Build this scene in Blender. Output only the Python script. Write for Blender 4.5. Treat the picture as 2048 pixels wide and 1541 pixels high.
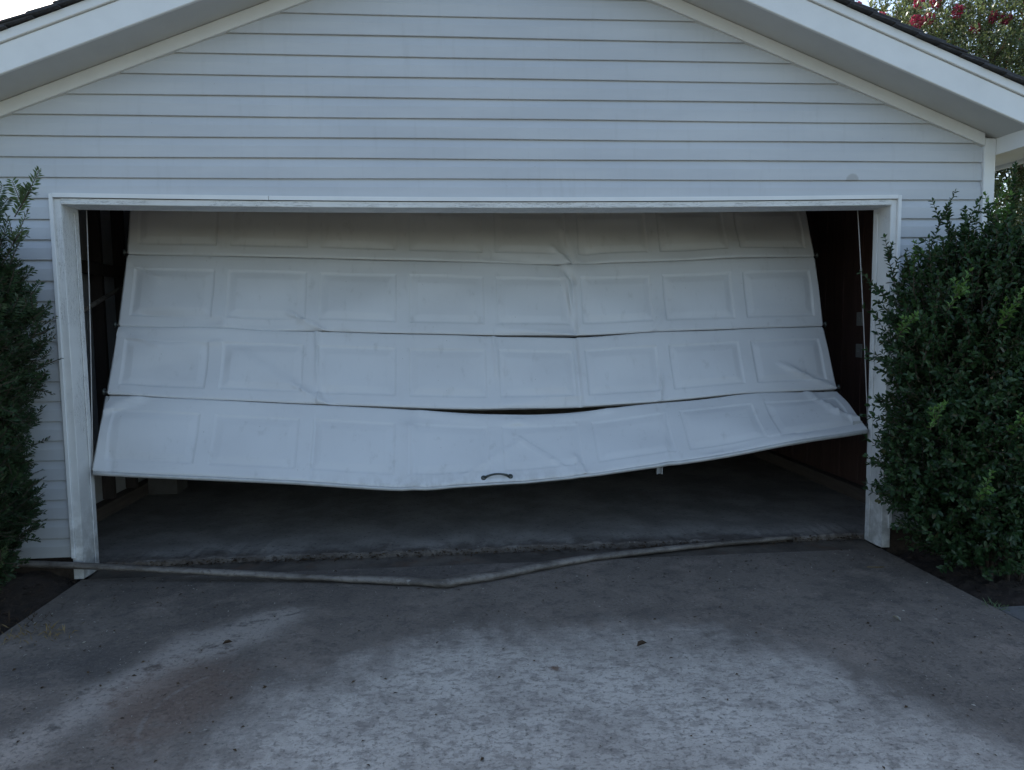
import bpy, bmesh, math, random
import numpy as np
from mathutils import Vector, Matrix

for o in list(bpy.data.objects):
    bpy.data.objects.remove(o)
scene = bpy.context.scene
COL = scene.collection
rng = np.random.default_rng(7)
random.seed(7)
R = math.radians

# ------------------------------------------------------------------ camera
CAM = Vector((-0.2717, -4.3517, 1.4523))
yaw, pitch, roll = 0.0818, 0.0825, -0.0126
fwd = Vector((math.sin(yaw) * math.cos(pitch), math.cos(yaw) * math.cos(pitch), -math.sin(pitch)))
rt = Vector((math.cos(yaw), -math.sin(yaw), 0))
up = rt.cross(fwd)
r2 = rt * math.cos(roll) + up * math.sin(roll)
u2 = -rt * math.sin(roll) + up * math.cos(roll)
cd = bpy.data.cameras.new('camera')
cam = bpy.data.objects.new('camera', cd)
COL.objects.link(cam)
cam.matrix_world = Matrix(((r2.x, u2.x, -fwd.x, CAM.x), (r2.y, u2.y, -fwd.y, CAM.y),
                           (r2.z, u2.z, -fwd.z, CAM.z), (0, 0, 0, 1)))
cd.sensor_fit = 'HORIZONTAL'
cd.sensor_width = 36
cd.lens = 36 * 1453.6 / 2048
cd.clip_start = 0.05
cd.clip_end = 2000
scene.camera = cam

# ------------------------------------------------------------------ sky and sun (behind the garage, to the left)
SUN_EL, SUN_AZ = R(36), R(25)          # azimuth: degrees left of straight behind the gable
w = bpy.data.worlds.new('World')
scene.world = w
w.use_nodes = True
wn, wl = w.node_tree.nodes, w.node_tree.links
wn.clear()
sky = wn.new('ShaderNodeTexSky')
sky.sky_type = 'NISHITA'
sky.sun_disc = False
sky.sun_elevation = SUN_EL
sky.sun_rotation = -SUN_AZ
sky.air_density = 1.0
sky.dust_density = 1.8
sky.ozone_density = 0.6
bg = wn.new('ShaderNodeBackground')
bg.inputs['Strength'].default_value = 0.115
wo = wn.new('ShaderNodeOutputWorld')
wl.new(sky.outputs[0], bg.inputs[0])
wl.new(bg.outputs[0], wo.inputs[0])
sd = bpy.data.lights.new('sun', 'SUN')
sd.energy = 3.0
sd.angle = R(0.5)
sd.color = (1.0, 0.94, 0.86)
sun = bpy.data.objects.new('sun', sd)
COL.objects.link(sun)
S = Vector((-math.sin(SUN_AZ) * math.cos(SUN_EL), math.cos(SUN_AZ) * math.cos(SUN_EL), math.sin(SUN_EL)))
sun.rotation_euler = S.to_track_quat('Z', 'Y').to_euler()
sun.location = (-4, 8, 9)

vs = scene.view_settings
vs.view_transform = 'Standard'
vs.look = 'None'
vs.gamma = 1.0
vs.exposure = 1.5
vs.use_curve_mapping = False
scene.render.engine = 'CYCLES'
cy = scene.cycles
cy.max_bounces, cy.diffuse_bounces, cy.glossy_bounces, cy.transmission_bounces, cy.transparent_max_bounces = 6, 4, 2, 3, 4
cy.caustics_reflective = cy.caustics_refractive = False

# ------------------------------------------------------------------ node expression helper
class NT:
    def __init__(self, name):
        m = bpy.data.materials.new(name)
        m.use_nodes = True
        self.m = m
        self.n = m.node_tree.nodes
        self.l = m.node_tree.links
        self.n.clear()
        self.out = self.n.new('ShaderNodeOutputMaterial')
        self.tc = self.n.new('ShaderNodeTexCoord')
        self.obj = self.tc.outputs['Object']
    def set(self, sock, v):
        if isinstance(v, X):
            v = v.s
        if hasattr(v, 'is_linked') or isinstance(v, bpy.types.NodeSocket):
            self.l.new(v, sock)
        elif isinstance(v, (tuple, list)) and len(v) == 3 and len(sock.default_value) == 4:
            sock.default_value = (*v, 1)
        else:
            sock.default_value = v
    def math(self, op, a, b=0.0, c=None, clamp=False):
        nd = self.n.new('ShaderNodeMath')
        nd.operation = op
        nd.use_clamp = clamp
        self.set(nd.inputs[0], a)
        self.set(nd.inputs[1], b)
        if c is not None:
            self.set(nd.inputs[2], c)
        return X(self, nd.outputs[0])
    def xyz(self, vec=None):
        nd = self.n.new('ShaderNodeSeparateXYZ')
        self.set(nd.inputs[0], vec if vec is not None else self.obj)
        return [X(self, o) for o in nd.outputs]
    def comb(self, x, y, z):
        nd = self.n.new('ShaderNodeCombineXYZ')
        for i, v in enumerate((x, y, z)):
            self.set(nd.inputs[i], v)
        return nd.outputs[0]
    def noise(self, scale, detail=4, rough=0.55, vec=None, stretch=None, dist=0.0):
        nd = self.n.new('ShaderNodeTexNoise')
        v = vec if vec is not None else self.obj
        if stretch:
            mp = self.n.new('ShaderNodeMapping')
            mp.inputs['Scale'].default_value = stretch
            self.set(mp.inputs[0], v)
            v = mp.outputs[0]
        self.set(nd.inputs['Vector'], v)
        nd.inputs['Scale'].default_value = scale
        nd.inputs['Detail'].default_value = detail
        nd.inputs['Roughness'].default_value = rough
        nd.inputs['Distortion'].default_value = dist
        return X(self, nd.outputs[0])
    def voronoi(self, scale, vec=None, feature='F1'):
        nd = self.n.new('ShaderNodeTexVoronoi')
        nd.feature = feature
        self.set(nd.inputs['Vector'], vec if vec is not None else self.obj)
        nd.inputs['Scale'].default_value = scale
        return X(self, nd.outputs['Distance']), X(self, nd.outputs['Color']) if 'Color' in nd.outputs else None
    def ss(self, x, a, b):                      # smoothstep
        nd = self.n.new('ShaderNodeMapRange')
        nd.interpolation_type = 'SMOOTHSTEP'
        self.set(nd.inputs['Value'], x)
        lo, hi = (a, b) if a < b else (b, a)
        nd.inputs['From Min'].default_value = lo
        nd.inputs['From Max'].default_value = hi
        nd.inputs['To Min'].default_value = 0 if a < b else 1
        nd.inputs['To Max'].default_value = 1 if a < b else 0
        return X(self, nd.outputs[0])
    def mix(self, f, a, b):
        nd = self.n.new('ShaderNodeMix')
        nd.data_type = 'RGBA'
        nd.clamp_factor = True
        self.set(nd.inputs[0], f)
        self.set(nd.inputs[6], a)
        self.set(nd.inputs[7], b)
        return nd.outputs[2]
    def island(self):
        g = self.n.new('ShaderNodeNewGeometry')
        return X(self, g.outputs['Random Per Island'])
    def objrand(self):
        g = self.n.new('ShaderNodeObjectInfo')
        return X(self, g.outputs['Random'])
    def finish(self, col, rough=0.6, bump=None, bs=0.3, bd=0.01, metal=0.0, spec=0.5, trans=None, alpha=None):
        p = self.n.new('ShaderNodeBsdfPrincipled')
        self.set(p.inputs['Base Color'], col)
        self.set(p.inputs['Roughness'], rough)
        self.set(p.inputs['Metallic'], metal)
        self.set(p.inputs['Specular IOR Level'], spec)
        if bump is not None:
            b = self.n.new('ShaderNodeBump')
            b.inputs['Strength'].default_value = bs
            b.inputs['Distance'].default_value = bd
            self.set(b.inputs['Height'], bump)
            self.l.new(b.outputs[0], p.inputs['Normal'])
        sh = p.outputs[0]
        if trans is not None:
            t = self.n.new('ShaderNodeBsdfTranslucent')
            self.set(t.inputs[0], trans)
            ms = self.n.new('ShaderNodeMixShader')
            ms.inputs[0].default_value = 0.32
            self.l.new(sh, ms.inputs[1])
            self.l.new(t.outputs[0], ms.inputs[2])
            sh = ms.outputs[0]
        self.l.new(sh, self.out.inputs[0])
        return self.m

class X:
    def __init__(self, t, s):
        self.t, self.s = t, s
    def _b(self, op, o, rev=False):
        return self.t.math(op, o, self) if rev else self.t.math(op, self, o)
    def __add__(self, o): return self._b('ADD', o)
    __radd__ = __add__
    def __sub__(self, o): return self._b('SUBTRACT', o)
    def __rsub__(self, o): return self._b('SUBTRACT', o, True)
    def __mul__(self, o): return self._b('MULTIPLY', o)
    __rmul__ = __mul__
    def __truediv__(self, o): return self._b('DIVIDE', o)
    def abs(self): return self.t.math('ABSOLUTE', self)
    def pow(self, e): return self.t.math('POWER', self, e)
    def max(self, o): return self.t.math('MAXIMUM', self, o)
    def min(self, o): return self.t.math('MINIMUM', self, o)
    def sat(self): return self.t.math('ADD', self, 0.0, clamp=True)

def segdist(t, x, y, a, b):
    ax, ay = a
    dx, dy = b[0] - ax, b[1] - ay
    L2 = dx * dx + dy * dy
    k = (((x - ax) * dx + (y - ay) * dy) / L2).sat()
    ex = x - ax - k * dx
    ey = y - ay - k * dy
    return (ex * ex + ey * ey).pow(0.5)

# ------------------------------------------------------------------ materials
M = {}
def m_siding():
    t = NT('vinyl_siding')
    x, y, z = t.xyz()
    n = t.noise(2.2, 5, 0.6, stretch=(0.5, 1, 2.2))
    streak = t.noise(7, 4, 0.6, stretch=(3.0, 1, 0.35))
    c = t.mix(t.ss(n, 0.3, 0.75), (0.50, 0.515, 0.535), (0.56, 0.572, 0.585))
    c = t.mix(t.ss(streak, 0.52, 0.8) * 0.28, c, (0.40, 0.405, 0.40))
    c = t.mix(t.ss(z, 0.6, 0.12) * t.ss(n, 0.25, 0.7) * 0.6, c, (0.30, 0.29, 0.265))   # splash dirt near the ground
    dx = (x - 2.19)
    dz = (z - 2.3075)
    st = t.ss((dx * dx + dz * dz).pow(0.5) + (t.noise(40) - 0.5) * 0.012, 0.047, 0.033) * t.ss(z, 2.302, 2.309)
    c = t.mix(st * 0.5, c, (0.27, 0.245, 0.215))
    sp, _ = t.voronoi(9)
    c = t.mix(t.ss(sp, 0.028, 0.014) * 0.5, c, (0.17, 0.16, 0.14))
    return t.finish(c, 0.5, t.noise(60, 4, 0.6, stretch=(0.15, 1, 1)), 0.10, 0.004, spec=0.35)
def m_paint(name, col, dirt=0.25, peel=0.0, along=(1, 1, 1), lowdirt=True):
    t = NT(name)
    x, y, z = t.xyz()
    n = t.noise(3.5, 5, 0.62)
    c = t.mix(t.ss(n, 0.35, 0.75) * dirt, col, tuple(v * 0.62 for v in col))
    if lowdirt:
        c = t.mix(t.ss(z, 0.7, 0.0) * t.ss(t.noise(9, 5, 0.7), 0.3, 0.62) * 0.75, c, (0.27, 0.255, 0.23))
    bump = n * 0.2
    if peel:
        k = t.noise(24, 5, 0.62, stretch=along, dist=1.2)
        ln = t.ss((k - 0.5).abs(), 0.02, 0.006)
        ar = t.ss(t.noise(2.6, 2, 0.5), 0.62 - peel * 0.25, 0.70 - peel * 0.25)
        fl = t.ss(t.noise(13, 4, 0.65, stretch=along), 0.68, 0.71) * ar
        msk = (ln * ar * 0.8).max(fl)
        c = t.mix(msk * 0.85, c, (0.15, 0.135, 0.115))
        bump = bump - msk
    return t.finish(c, 0.55, bump, 0.35, 0.004, spec=0.4)
def m_door():
    t = NT('door_steel_paint')
    x, y, z = t.xyz()
    n = t.noise(1.7, 5, 0.6)
    f = t.noise(16, 4, 0.65, stretch=(1, 1, 0.4))
    c = t.mix(t.ss(n, 0.35, 0.7) * 0.5, (0.62, 0.615, 0.605), (0.55, 0.54, 0.53))
    c = t.mix(t.ss(f, 0.56, 0.80) * 0.40, c, (0.38, 0.37, 0.345))
    sp, _ = t.voronoi(11)
    c = t.mix(t.ss(sp, 0.04, 0.02) * 0.6, c, (0.22, 0.20, 0.17))
    sc = t.noise(5, 5, 0.7, stretch=(0.35, 1, 5), dist=0.6)
    c = t.mix(t.ss((sc - 0.5).abs(), 0.010, 0.003) * t.ss(t.noise(1.3, 2, 0.5), 0.66, 0.74) * 0.35, c, (0.24, 0.23, 0.21))
    c = t.mix(t.ss(z + (f - 0.5) * 0.25, 0.60, 0.47) * t.ss(f, 0.4, 0.65) * 0.35, c, (0.30, 0.28, 0.25))
    bump = t.noise(150, 3, 0.6, stretch=(0.25, 1, 1)) * 0.25 + t.noise(7, 3, 0.5)
    return t.finish(c, t.ss(n, 0.2, 0.8) * 0.12 + 0.40, bump, 0.12, 0.006, spec=0.45)
def m_driveway():
    t = NT('driveway_concrete')
    x, y, z = t.xyz()
    wob = t.noise(1.5, 6, 0.66) - 0.5
    streak = t.noise(4.5, 5, 0.72, stretch=(1.9, 0.65, 1)) - 0.5
    mid = t.noise(11, 6, 0.72)
    fine = t.noise(52, 5, 0.75)
    grit = t.noise(95, 3, 0.75)
    big = t.noise(0.9, 4, 0.6)
    ex = (x - 0.17).abs() / 1.45
    ey = (y + 3.05).abs() / 2.02
    d = (ex.pow(3.0) + ey.pow(3.0)) + wob * 1.1 + streak * 0.75 + (mid - 0.5) * 1.1 + (fine - 0.5) * 0.8
    clean = t.ss(d, 1.26, 0.52)
    dirty = t.mix(t.ss(big, 0.35, 0.65), (0.125, 0.105, 0.088), (0.185, 0.155, 0.128))
    dirty = t.mix(t.ss(t.noise(2.6, 6, 0.72), 0.48, 0.68) * 0.65, dirty, (0.265, 0.215, 0.175))
    dirty = t.mix(t.ss(mid, 0.50, 0.38) * 0.40, dirty, (0.06, 0.055, 0.05))
    # worn pale strip and the blotchy dark patch at the left
    s1 = segdist(t, x, y, (-2.05, -2.35), (-1.58, -1.22)).min(segdist(t, x, y, (-1.58, -1.22), (-1.20, -0.74)))
    strip = t.ss(s1 + wob * 0.45 + (mid - 0.5) * 0.30 + (fine - 0.5) * 0.15, 0.21, 0.08) * t.ss(mid, 0.32, 0.52)
    dirty = t.mix(strip * 0.95, dirty, (0.33, 0.285, 0.24))
    dk = ((x + 1.95).pow(2.0) * 1.2 + (y + 1.18).pow(2.0) * 3.0).pow(0.5)
    dirty = t.mix(t.ss(dk + wob * 0.42 + (mid - 0.5) * 0.2, 0.44, 0.18) * t.ss(mid, 0.36, 0.54) * 0.75, dirty, (0.078, 0.070, 0.063))
    rb = ((x + 1.42).pow(2.0) * 1.5 + (y + 1.45).pow(2.0)).pow(0.5)
    dirty = t.mix(t.ss(rb + wob * 0.8 + (mid - 0.5) * 0.6, 0.42, 0.15) * 0.5, dirty, (0.16, 0.10, 0.07))
    cl = t.mix(t.ss(t.noise(2.0, 6, 0.7), 0.35, 0.68), (0.54, 0.485, 0.415), (0.38, 0.335, 0.285))
    cl = t.mix(t.ss(mid, 0.52, 0.38) * 0.55, cl, (0.20, 0.172, 0.145))
    cl = t.mix(t.ss(t.noise(24, 4, 0.7, stretch=(0.7, 1.3, 1)), 0.50, 0.36) * 0.5, cl, (0.17, 0.15, 0.13))
    c = t.mix(clean, dirty, cl)
    ra = ((x + 1.02).pow(2.0) + (y + 1.62).pow(2.0)).pow(0.5)
    arc = t.ss((ra - 0.42 + wob * 0.06).abs(), 0.016, 0.004) * t.ss(x, -1.25, -1.38) * t.ss(mid, 0.35, 0.55)
    c = t.mix(arc * 0.2, c, (0.33, 0.31, 0.28))
    # pitting and aggregate
    pit = t.ss(fine, 0.47, 0.33)
    c = t.mix(pit * 0.55, c, (0.07, 0.064, 0.057))
    c = t.mix(t.ss(fine, 0.56, 0.72) * 0.32, c, (0.40, 0.375, 0.345))
    c = t.mix(t.ss(grit, 0.58, 0.72) * 0.35, c, (0.36, 0.34, 0.31))
    c = t.mix(t.ss(grit, 0.42, 0.30) * 0.5, c, (0.04, 0.038, 0.036))
    rs = ((x - 0.138).pow(2.0) + (y + 1.404).pow(2.0)).pow(0.5)
    c = t.mix(t.ss(rs + (fine - 0.5) * 0.05, 0.03, 0.010) * 0.8, c, (0.12, 0.06, 0.03))
    return t.finish(c, 0.88, fine * 0.7 + grit * 0.3 - pit * 0.4, 0.6, 0.010, spec=0.25)
def m_concrete(name, a, b, brown=0.3):
    t = NT(name)
    n = t.noise(2.4, 6, 0.65)
    fine = t.noise(45, 5, 0.7)
    c = t.mix(t.ss(n, 0.35, 0.68), a, b)
    c = t.mix(t.ss(t.noise(4.0, 5, 0.7), 0.5, 0.7) * brown, c, (0.12, 0.075, 0.05))
    c = t.mix(t.ss(fine, 0.45, 0.32) * 0.5, c, (0.03, 0.028, 0.026))
    return t.finish(c, 0.85, fine + n, 0.5, 0.008, spec=0.25)
def m_simple(name, a, b, scale=6, rough=0.7, bs=0.3, bd=0.006, metal=0.0, stretch=None, spec=0.4):
    t = NT(name)
    n = t.noise(scale, 5, 0.65, stretch=stretch)
    r = t.objrand()
    c = t.mix((t.ss(n, 0.3, 0.7) * 0.75 + r * 0.25), a, b)
    return t.finish(c, rough, n, bs, bd, metal=metal, spec=spec)
def m_leaf(name, a, b, tr, rough=0.42, spec=0.4, yellow=None):
    t = NT(name)
    r = t.island()
    n = t.noise(5.0, 2, 0.5)
    c = t.mix(r * 0.7 + t.ss(n, 0.3, 0.7) * 0.3, a, b)
    if yellow:
        c = t.mix(t.ss(r, 0.965, 0.975), c, yellow)
    return t.finish(c, rough, spec=spec, trans=tr)

M['siding'] = m_siding()
M['trim'] = m_paint('white_trim', (0.78, 0.78, 0.765), 0.22)
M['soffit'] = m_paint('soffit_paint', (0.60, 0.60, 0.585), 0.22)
M['jamb'] = m_paint('worn_white_jamb', (0.74, 0.735, 0.71), 0.35, 0.5, (5, 5, 0.35))
M['header'] = m_paint('peeling_white_header', (0.74, 0.735, 0.71), 0.35, 1.0, (0.28, 4, 4))
M['door'] = m_door()
M['drive'] = m_driveway()
def m_floor():
    t = NT('garage_floor_concrete')
    x, y, z = t.xyz()
    n = t.noise(2.4, 6, 0.65)
    fine = t.noise(40, 5, 0.7)
    c = t.mix(t.ss(n, 0.35, 0.68), (0.23, 0.205, 0.18), (0.36, 0.32, 0.28))
    c = t.mix(t.ss(y + (t.noise(5, 5, 0.7) - 0.5) * 0.5, 0.42, 0.18) * 0.85, c, (0.085, 0.066, 0.052))     # drifted dirt along the lip
    c = t.mix(t.ss(fine, 0.45, 0.32) * 0.5, c, (0.03, 0.028, 0.026))
    return t.finish(c, 0.85, fine + n, 0.5, 0.008, spec=0.25)
M['floor'] = m_floor()
M['apron'] = m_concrete('dirty_apron', (0.07, 0.058, 0.047), (0.15, 0.125, 0.10), 0.8)
M['walk'] = m_concrete('walkway_concrete', (0.12, 0.115, 0.11), (0.20, 0.19, 0.18), 0.3)
M['lawn'] = m_simple('lawn_ground', (0.075, 0.078, 0.045), (0.12, 0.115, 0.07), 3, 0.95, 0.6, 0.02)
M['mulch'] = m_simple('mulch', (0.022, 0.015, 0.011), (0.055, 0.038, 0.027), 22, 0.95, 0.9, 0.02)
M['chip'] = m_simple('mulch_chip', (0.035, 0.022, 0.015), (0.10, 0.065, 0.042), 3, 0.9)
M['shingle'] = m_simple('asphalt_shingle', (0.035, 0.036, 0.042), (0.085, 0.085, 0.092), 70, 0.95, 0.8, 0.006)
M['plank'] = m_simple('red_brown_plank', (0.078, 0.045, 0.038), (0.12, 0.070, 0.060), 8, 0.75, 0.4, 0.004, stretch=(3, 3, 0.3))
M['stud'] = m_simple('old_timber', (0.05, 0.040, 0.036), (0.085, 0.066, 0.058), 8, 0.8, 0.4, 0.004, stretch=(3, 3, 0.3))
M['plate'] = m_simple('sill_plate_timber', (0.085, 0.068, 0.058), (0.14, 0.112, 0.095), 9, 0.8, 0.4, 0.004, stretch=(3, 0.3, 3))
M['inner'] = m_simple('interior_board', (0.25, 0.24, 0.235), (0.34, 0.33, 0.32), 2, 0.85)
def m_bar():
    t = NT('dirty_bent_metal')
    n = t.noise(3.0, 5, 0.7, stretch=(1, 3, 3))
    g = t.noise(40, 5, 0.75)
    c = t.mix(t.ss(n, 0.38, 0.62), (0.085, 0.072, 0.06), (0.21, 0.185, 0.16))
    c = t.mix(t.ss(g, 0.50, 0.66) * 0.7, c, (0.07, 0.055, 0.042))
    c = t.mix(t.ss(t.noise(16, 4, 0.7), 0.67, 0.73) * 0.6, c, (0.38, 0.36, 0.33))
    return t.finish(c, 0.55, g + n, 0.7, 0.008, metal=0.15)
M['metal'] = m_bar()
M['seal'] = m_simple('aluminium_retainer', (0.42, 0.42, 0.40), (0.55, 0.54, 0.52), 12, 0.5, 0.2, 0.003, metal=0.25)
M['dark'] = m_simple('dark_pull_metal', (0.05, 0.055, 0.05), (0.11, 0.12, 0.11), 30, 0.45, 0.2, 0.002, metal=0.5)
M['cable'] = m_simple('steel_cable', (0.35, 0.34, 0.33), (0.5, 0.48, 0.46), 30, 0.45, 0.2, 0.002, metal=0.3)
M['plastic'] = m_simple('pale_plastic', (0.26, 0.26, 0.255), (0.36, 0.36, 0.35), 9, 0.5, 0.1)
M['card'] = m_simple('pale_cardboard', (0.09, 0.082, 0.075), (0.13, 0.12, 0.11), 6, 0.85, 0.2)
M['bark'] = m_simple('bark', (0.045, 0.032, 0.024), (0.11, 0.085, 0.065), 18, 0.9, 0.6, 0.008, stretch=(2, 2, 0.4))
M['bush'] = m_leaf('glossy_shrub_leaf', (0.013, 0.034, 0.015), (0.055, 0.105, 0.036), (0.06, 0.13, 0.035), 0.38, 0.4, (0.075, 0.07, 0.03))
M['fresh'] = m_leaf('fresh_shrub_leaf', (0.085, 0.18, 0.04), (0.14, 0.25, 0.06), (0.18, 0.30, 0.06), 0.42, 0.4)
M['yew'] = m_leaf('yew_needle', (0.028, 0.055, 0.026), (0.06, 0.10, 0.045), (0.07, 0.12, 0.045), 0.4, 0.4, (0.10, 0.07, 0.045))
M['yewnew'] = m_leaf('young_yew_needle', (0.075, 0.12, 0.05), (0.12, 0.17, 0.08), (0.16, 0.23, 0.09), 0.45, 0.35)
M['myrtle'] = m_leaf('myrtle_leaf', (0.06, 0.10, 0.04), (0.15, 0.18, 0.085), (0.18, 0.23, 0.08), 0.4, 0.45, (0.15, 0.045, 0.03))
M['pink'] = m_leaf('pink_blossom', (0.30, 0.03, 0.065), (0.48, 0.08, 0.14), (0.42, 0.06, 0.12), 0.6, 0.2)
M['dryleaf'] = m_leaf('dry_leaf', (0.045, 0.03, 0.02), (0.12, 0.08, 0.045), (0.08, 0.05, 0.03), 0.8, 0.2)
M['fleck'] = m_leaf('pale_fleck', (0.26, 0.235, 0.19), (0.52, 0.48, 0.41), (0.3, 0.27, 0.2), 0.8, 0.2)
M['straw'] = m_leaf('dry_straw', (0.20, 0.14, 0.06), (0.32, 0.24, 0.12), (0.28, 0.2, 0.09), 0.8, 0.2)

# ------------------------------------------------------------------ object helpers
WORLD = {}
def add(name, me, mat=None, parent=None, wm=None):
    if mat is not None:
        me.materials.clear()
        me.materials.append(M[mat])
    o = bpy.data.objects.new(name, me)
    COL.objects.link(o)
    wm = wm or Matrix.Identity(4)
    WORLD[o] = wm
    if parent is not None:
        o.parent = parent
        o.matrix_local = WORLD[parent].inverted() @ wm
    else:
        o.matrix_world = wm
    return o
def root(name, loc, label, cat, group=None):
    o = bpy.data.objects.new(name, None)
    COL.objects.link(o)
    o.empty_display_size = 0.1
    WORLD[o] = Matrix.Translation(loc)
    o.matrix_world = WORLD[o]
    return tag(o, label, cat, group)
def tag(o, label=None, cat=None, group=None, kind=None):
    if label: o['label'] = label
    if cat: o['category'] = cat
    if group: o['group'] = group
    if kind: o['kind'] = kind
    return o
def pymesh(name, v, f, smooth=False):
    me = bpy.data.meshes.new(name)
    me.from_pydata([tuple(map(float, p)) for p in v], [], f)
    me.update()
    if smooth:
        me.polygons.foreach_set('use_smooth', [True] * len(me.polygons))
    return me
def fixn(me):
    bm = bmesh.new()
    bm.from_mesh(me)
    bmesh.ops.recalc_face_normals(bm, faces=bm.faces)
    bm.to_mesh(me)
    bm.free()
    return me
def bevel(me, w=0.004, seg=1):
    bm = bmesh.new()
    bm.from_mesh(me)
    bmesh.ops.recalc_face_normals(bm, faces=bm.faces)
    ed = [e for e in bm.edges if len(e.link_faces) == 2 and e.calc_face_angle(0) > 0.5]
    bmesh.ops.bevel(bm, geom=ed, offset=w, segments=seg, affect='EDGES', profile=0.6, clamp_overlap=True)
    bm.to_mesh(me)
    bm.free()
    return me
BOXF = [(0, 3, 2, 1), (4, 5, 6, 7), (0, 1, 5, 4), (1, 2, 6, 5), (2, 3, 7, 6), (3, 0, 4, 7)]
def box(x0, x1, y0, y1, z0, z1, bv=0.0):
    v = [(x0, y0, z0), (x1, y0, z0), (x1, y1, z0), (x0, y1, z0), (x0, y0, z1), (x1, y0, z1), (x1, y1, z1), (x0, y1, z1)]
    me = pymesh('box', v, BOXF)
    return bevel(me, bv) if bv else me
def boxes(lst):
    v, f = [], []
    for (x0, x1, y0, y1, z0, z1) in lst:
        b = len(v)
        v += [(x0, y0, z0), (x1, y0, z0), (x1, y1, z0), (x0, y1, z0), (x0, y0, z1), (x1, y0, z1), (x1, y1, z1), (x0, y1, z1)]
        f += [tuple(i + b for i in q) for q in BOXF]
    return pymesh('boxes', v, f)
def prism_xz(poly, y0, y1, bv=0.0):
    n = len(poly)
    v = [(x, y0, z) for x, z in poly] + [(x, y1, z) for x, z in poly]
    f = [tuple(range(n)), tuple(range(2 * n - 1, n - 1, -1))]
    f += [(i, i + n, (i + 1) % n + n, (i + 1) % n) for i in range(n)]
    me = fixn(pymesh('prism', v, f))
    return bevel(me, bv) if bv else me
def tube(pts, radii, seg=10, caps=True, flat=1.0, upv=(0, 0, 1)):
    pts = [Vector(p) for p in pts]
    n = len(pts)
    if not hasattr(radii, '__len__'):
        radii = [radii] * n
    v, f = [], []
    for i, p in enumerate(pts):
        d = (pts[min(i + 1, n - 1)] - pts[max(i - 1, 0)]).normalized()
        a = d.cross(Vector(upv))
        if a.length < 1e-3:
            a = d.cross(Vector((1, 0, 0)))
        a.normalize()
        b = a.cross(d)
        for k in range(seg):
            t = 2 * math.pi * k / seg
            v.append(p + a * (math.cos(t) * radii[i]) + b * (math.sin(t) * radii[i] * flat))
    for i in range(n - 1):
        for k in range(seg):
            k2 = (k + 1) % seg
            f.append((i * seg + k, i * seg + k2, (i + 1) * seg + k2, (i + 1) * seg + k))
    if caps:
        f.append(tuple(range(seg - 1, -1, -1)))
        f.append(tuple((n - 1) * seg + k for k in range(seg)))
    return fixn(pymesh('tube', v, f, True))
def npmesh(name, verts, faces, smooth=False):
    """verts (N,3), faces (F,k) all of the same size"""
    me = bpy.data.meshes.new(name)
    nf, k = faces.shape
    me.vertices.add(len(verts))
    me.vertices.foreach_set('co', np.ascontiguousarray(verts, dtype=np.float32).ravel())
    me.loops.add(nf * k)
    me.loops.foreach_set('vertex_index', np.ascontiguousarray(faces, dtype=np.int32).ravel())
    me.polygons.add(nf)
    me.polygons.foreach_set('loop_start', np.arange(0, nf * k, k, dtype=np.int32))
    me.update(calc_edges=True)
    if smooth:
        me.polygons.foreach_set('use_smooth', np.ones(nf, dtype=bool))
    return me

# ------------------------------------------------------------------ the setting: ground, driveway, beds
K = 0.388                       # roof pitch
g = add('ground', pymesh('ground', [(-250, -250, -.12), (250, -250, -.12), (250, 250, -.12), (-250, 250, -.12)], [(0, 1, 2, 3)]), 'lawn')
tag(g, 'flat ground around the garage', kind='structure')
d = add('driveway', box(-2.46, 2.44, -16, -0.012, -.2, 0, 0.006), 'drive')
tag(d, 'stained concrete driveway in front of the garage', kind='structure')
a = add('apron_strip', box(-2.438, 2.438, -0.004, 0.212, -.2, -0.006, 0.004), 'apron')
tag(a, 'dirty concrete strip between driveway and garage floor', kind='structure')
# garage floor with a chipped, uneven front lip
nx = 170
xs = np.linspace(-2.97, 2.97, nx)
lip = 0.215 + 0.012 * np.sin(xs * 3.1) + rng.normal(0, 0.009, nx)
v, f = [], []
for i in range(nx):
    zt = 0.027 + rng.normal(0, 0.0035)
    v += [(xs[i], lip[i], -.15), (xs[i], lip[i] - 0.002, zt - .008), (xs[i], lip[i] + .012, zt), (xs[i], lip[i] + .3, .033), (xs[i], 6.2, .033)]
for i in range(nx - 1):
    for k in range(4):
        f.append((i * 5 + k, (i + 1) * 5 + k, (i + 1) * 5 + k + 1, i * 5 + k + 1))
gf = add('garage_floor', fixn(pymesh('garage_floor', v, f)), 'floor')
tag(gf, 'bare concrete floor inside the dark garage', kind='structure')
def bed(name, x0, x1, y0, y1, zf, label):
    n, m = 46, 36
    X_, Y_ = np.meshgrid(np.linspace(x0, x1, n), np.linspace(y0, y1, m))
    Z_ = np.vectorize(zf)(X_, Y_) + rng.normal(0, 0.007, X_.shape)
    vv = np.stack([X_, Y_, Z_], -1).reshape(-1, 3)
    ii = np.arange(n * m).reshape(m, n)
    ff = np.stack([ii[:-1, :-1], ii[:-1, 1:], ii[1:, 1:], ii[1:, :-1]], -1).reshape(-1, 4)
    o = add(name, npmesh(name, vv, ff, True), 'mulch')
    return tag(o, label, kind='structure')
zl = lambda x, y: -0.055 + 0.10 * math.exp(-((y + .05) / .35) ** 2) * min(1, max(0, (-2.46 - x) / .25)) + 0.02 * math.sin(x * 9 + y * 7)
zr = lambda x, y: -0.075 + 0.05 * math.exp(-((y + .05) / .4) ** 2) * min(1, max(0, (x - 2.44) / .3)) + 0.012 * math.sin(x * 9 + y * 7)
bed('planting_bed', -4.6, -2.462, -3.2, 0.1, zl, 'mulched planting bed left of the driveway')
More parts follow.
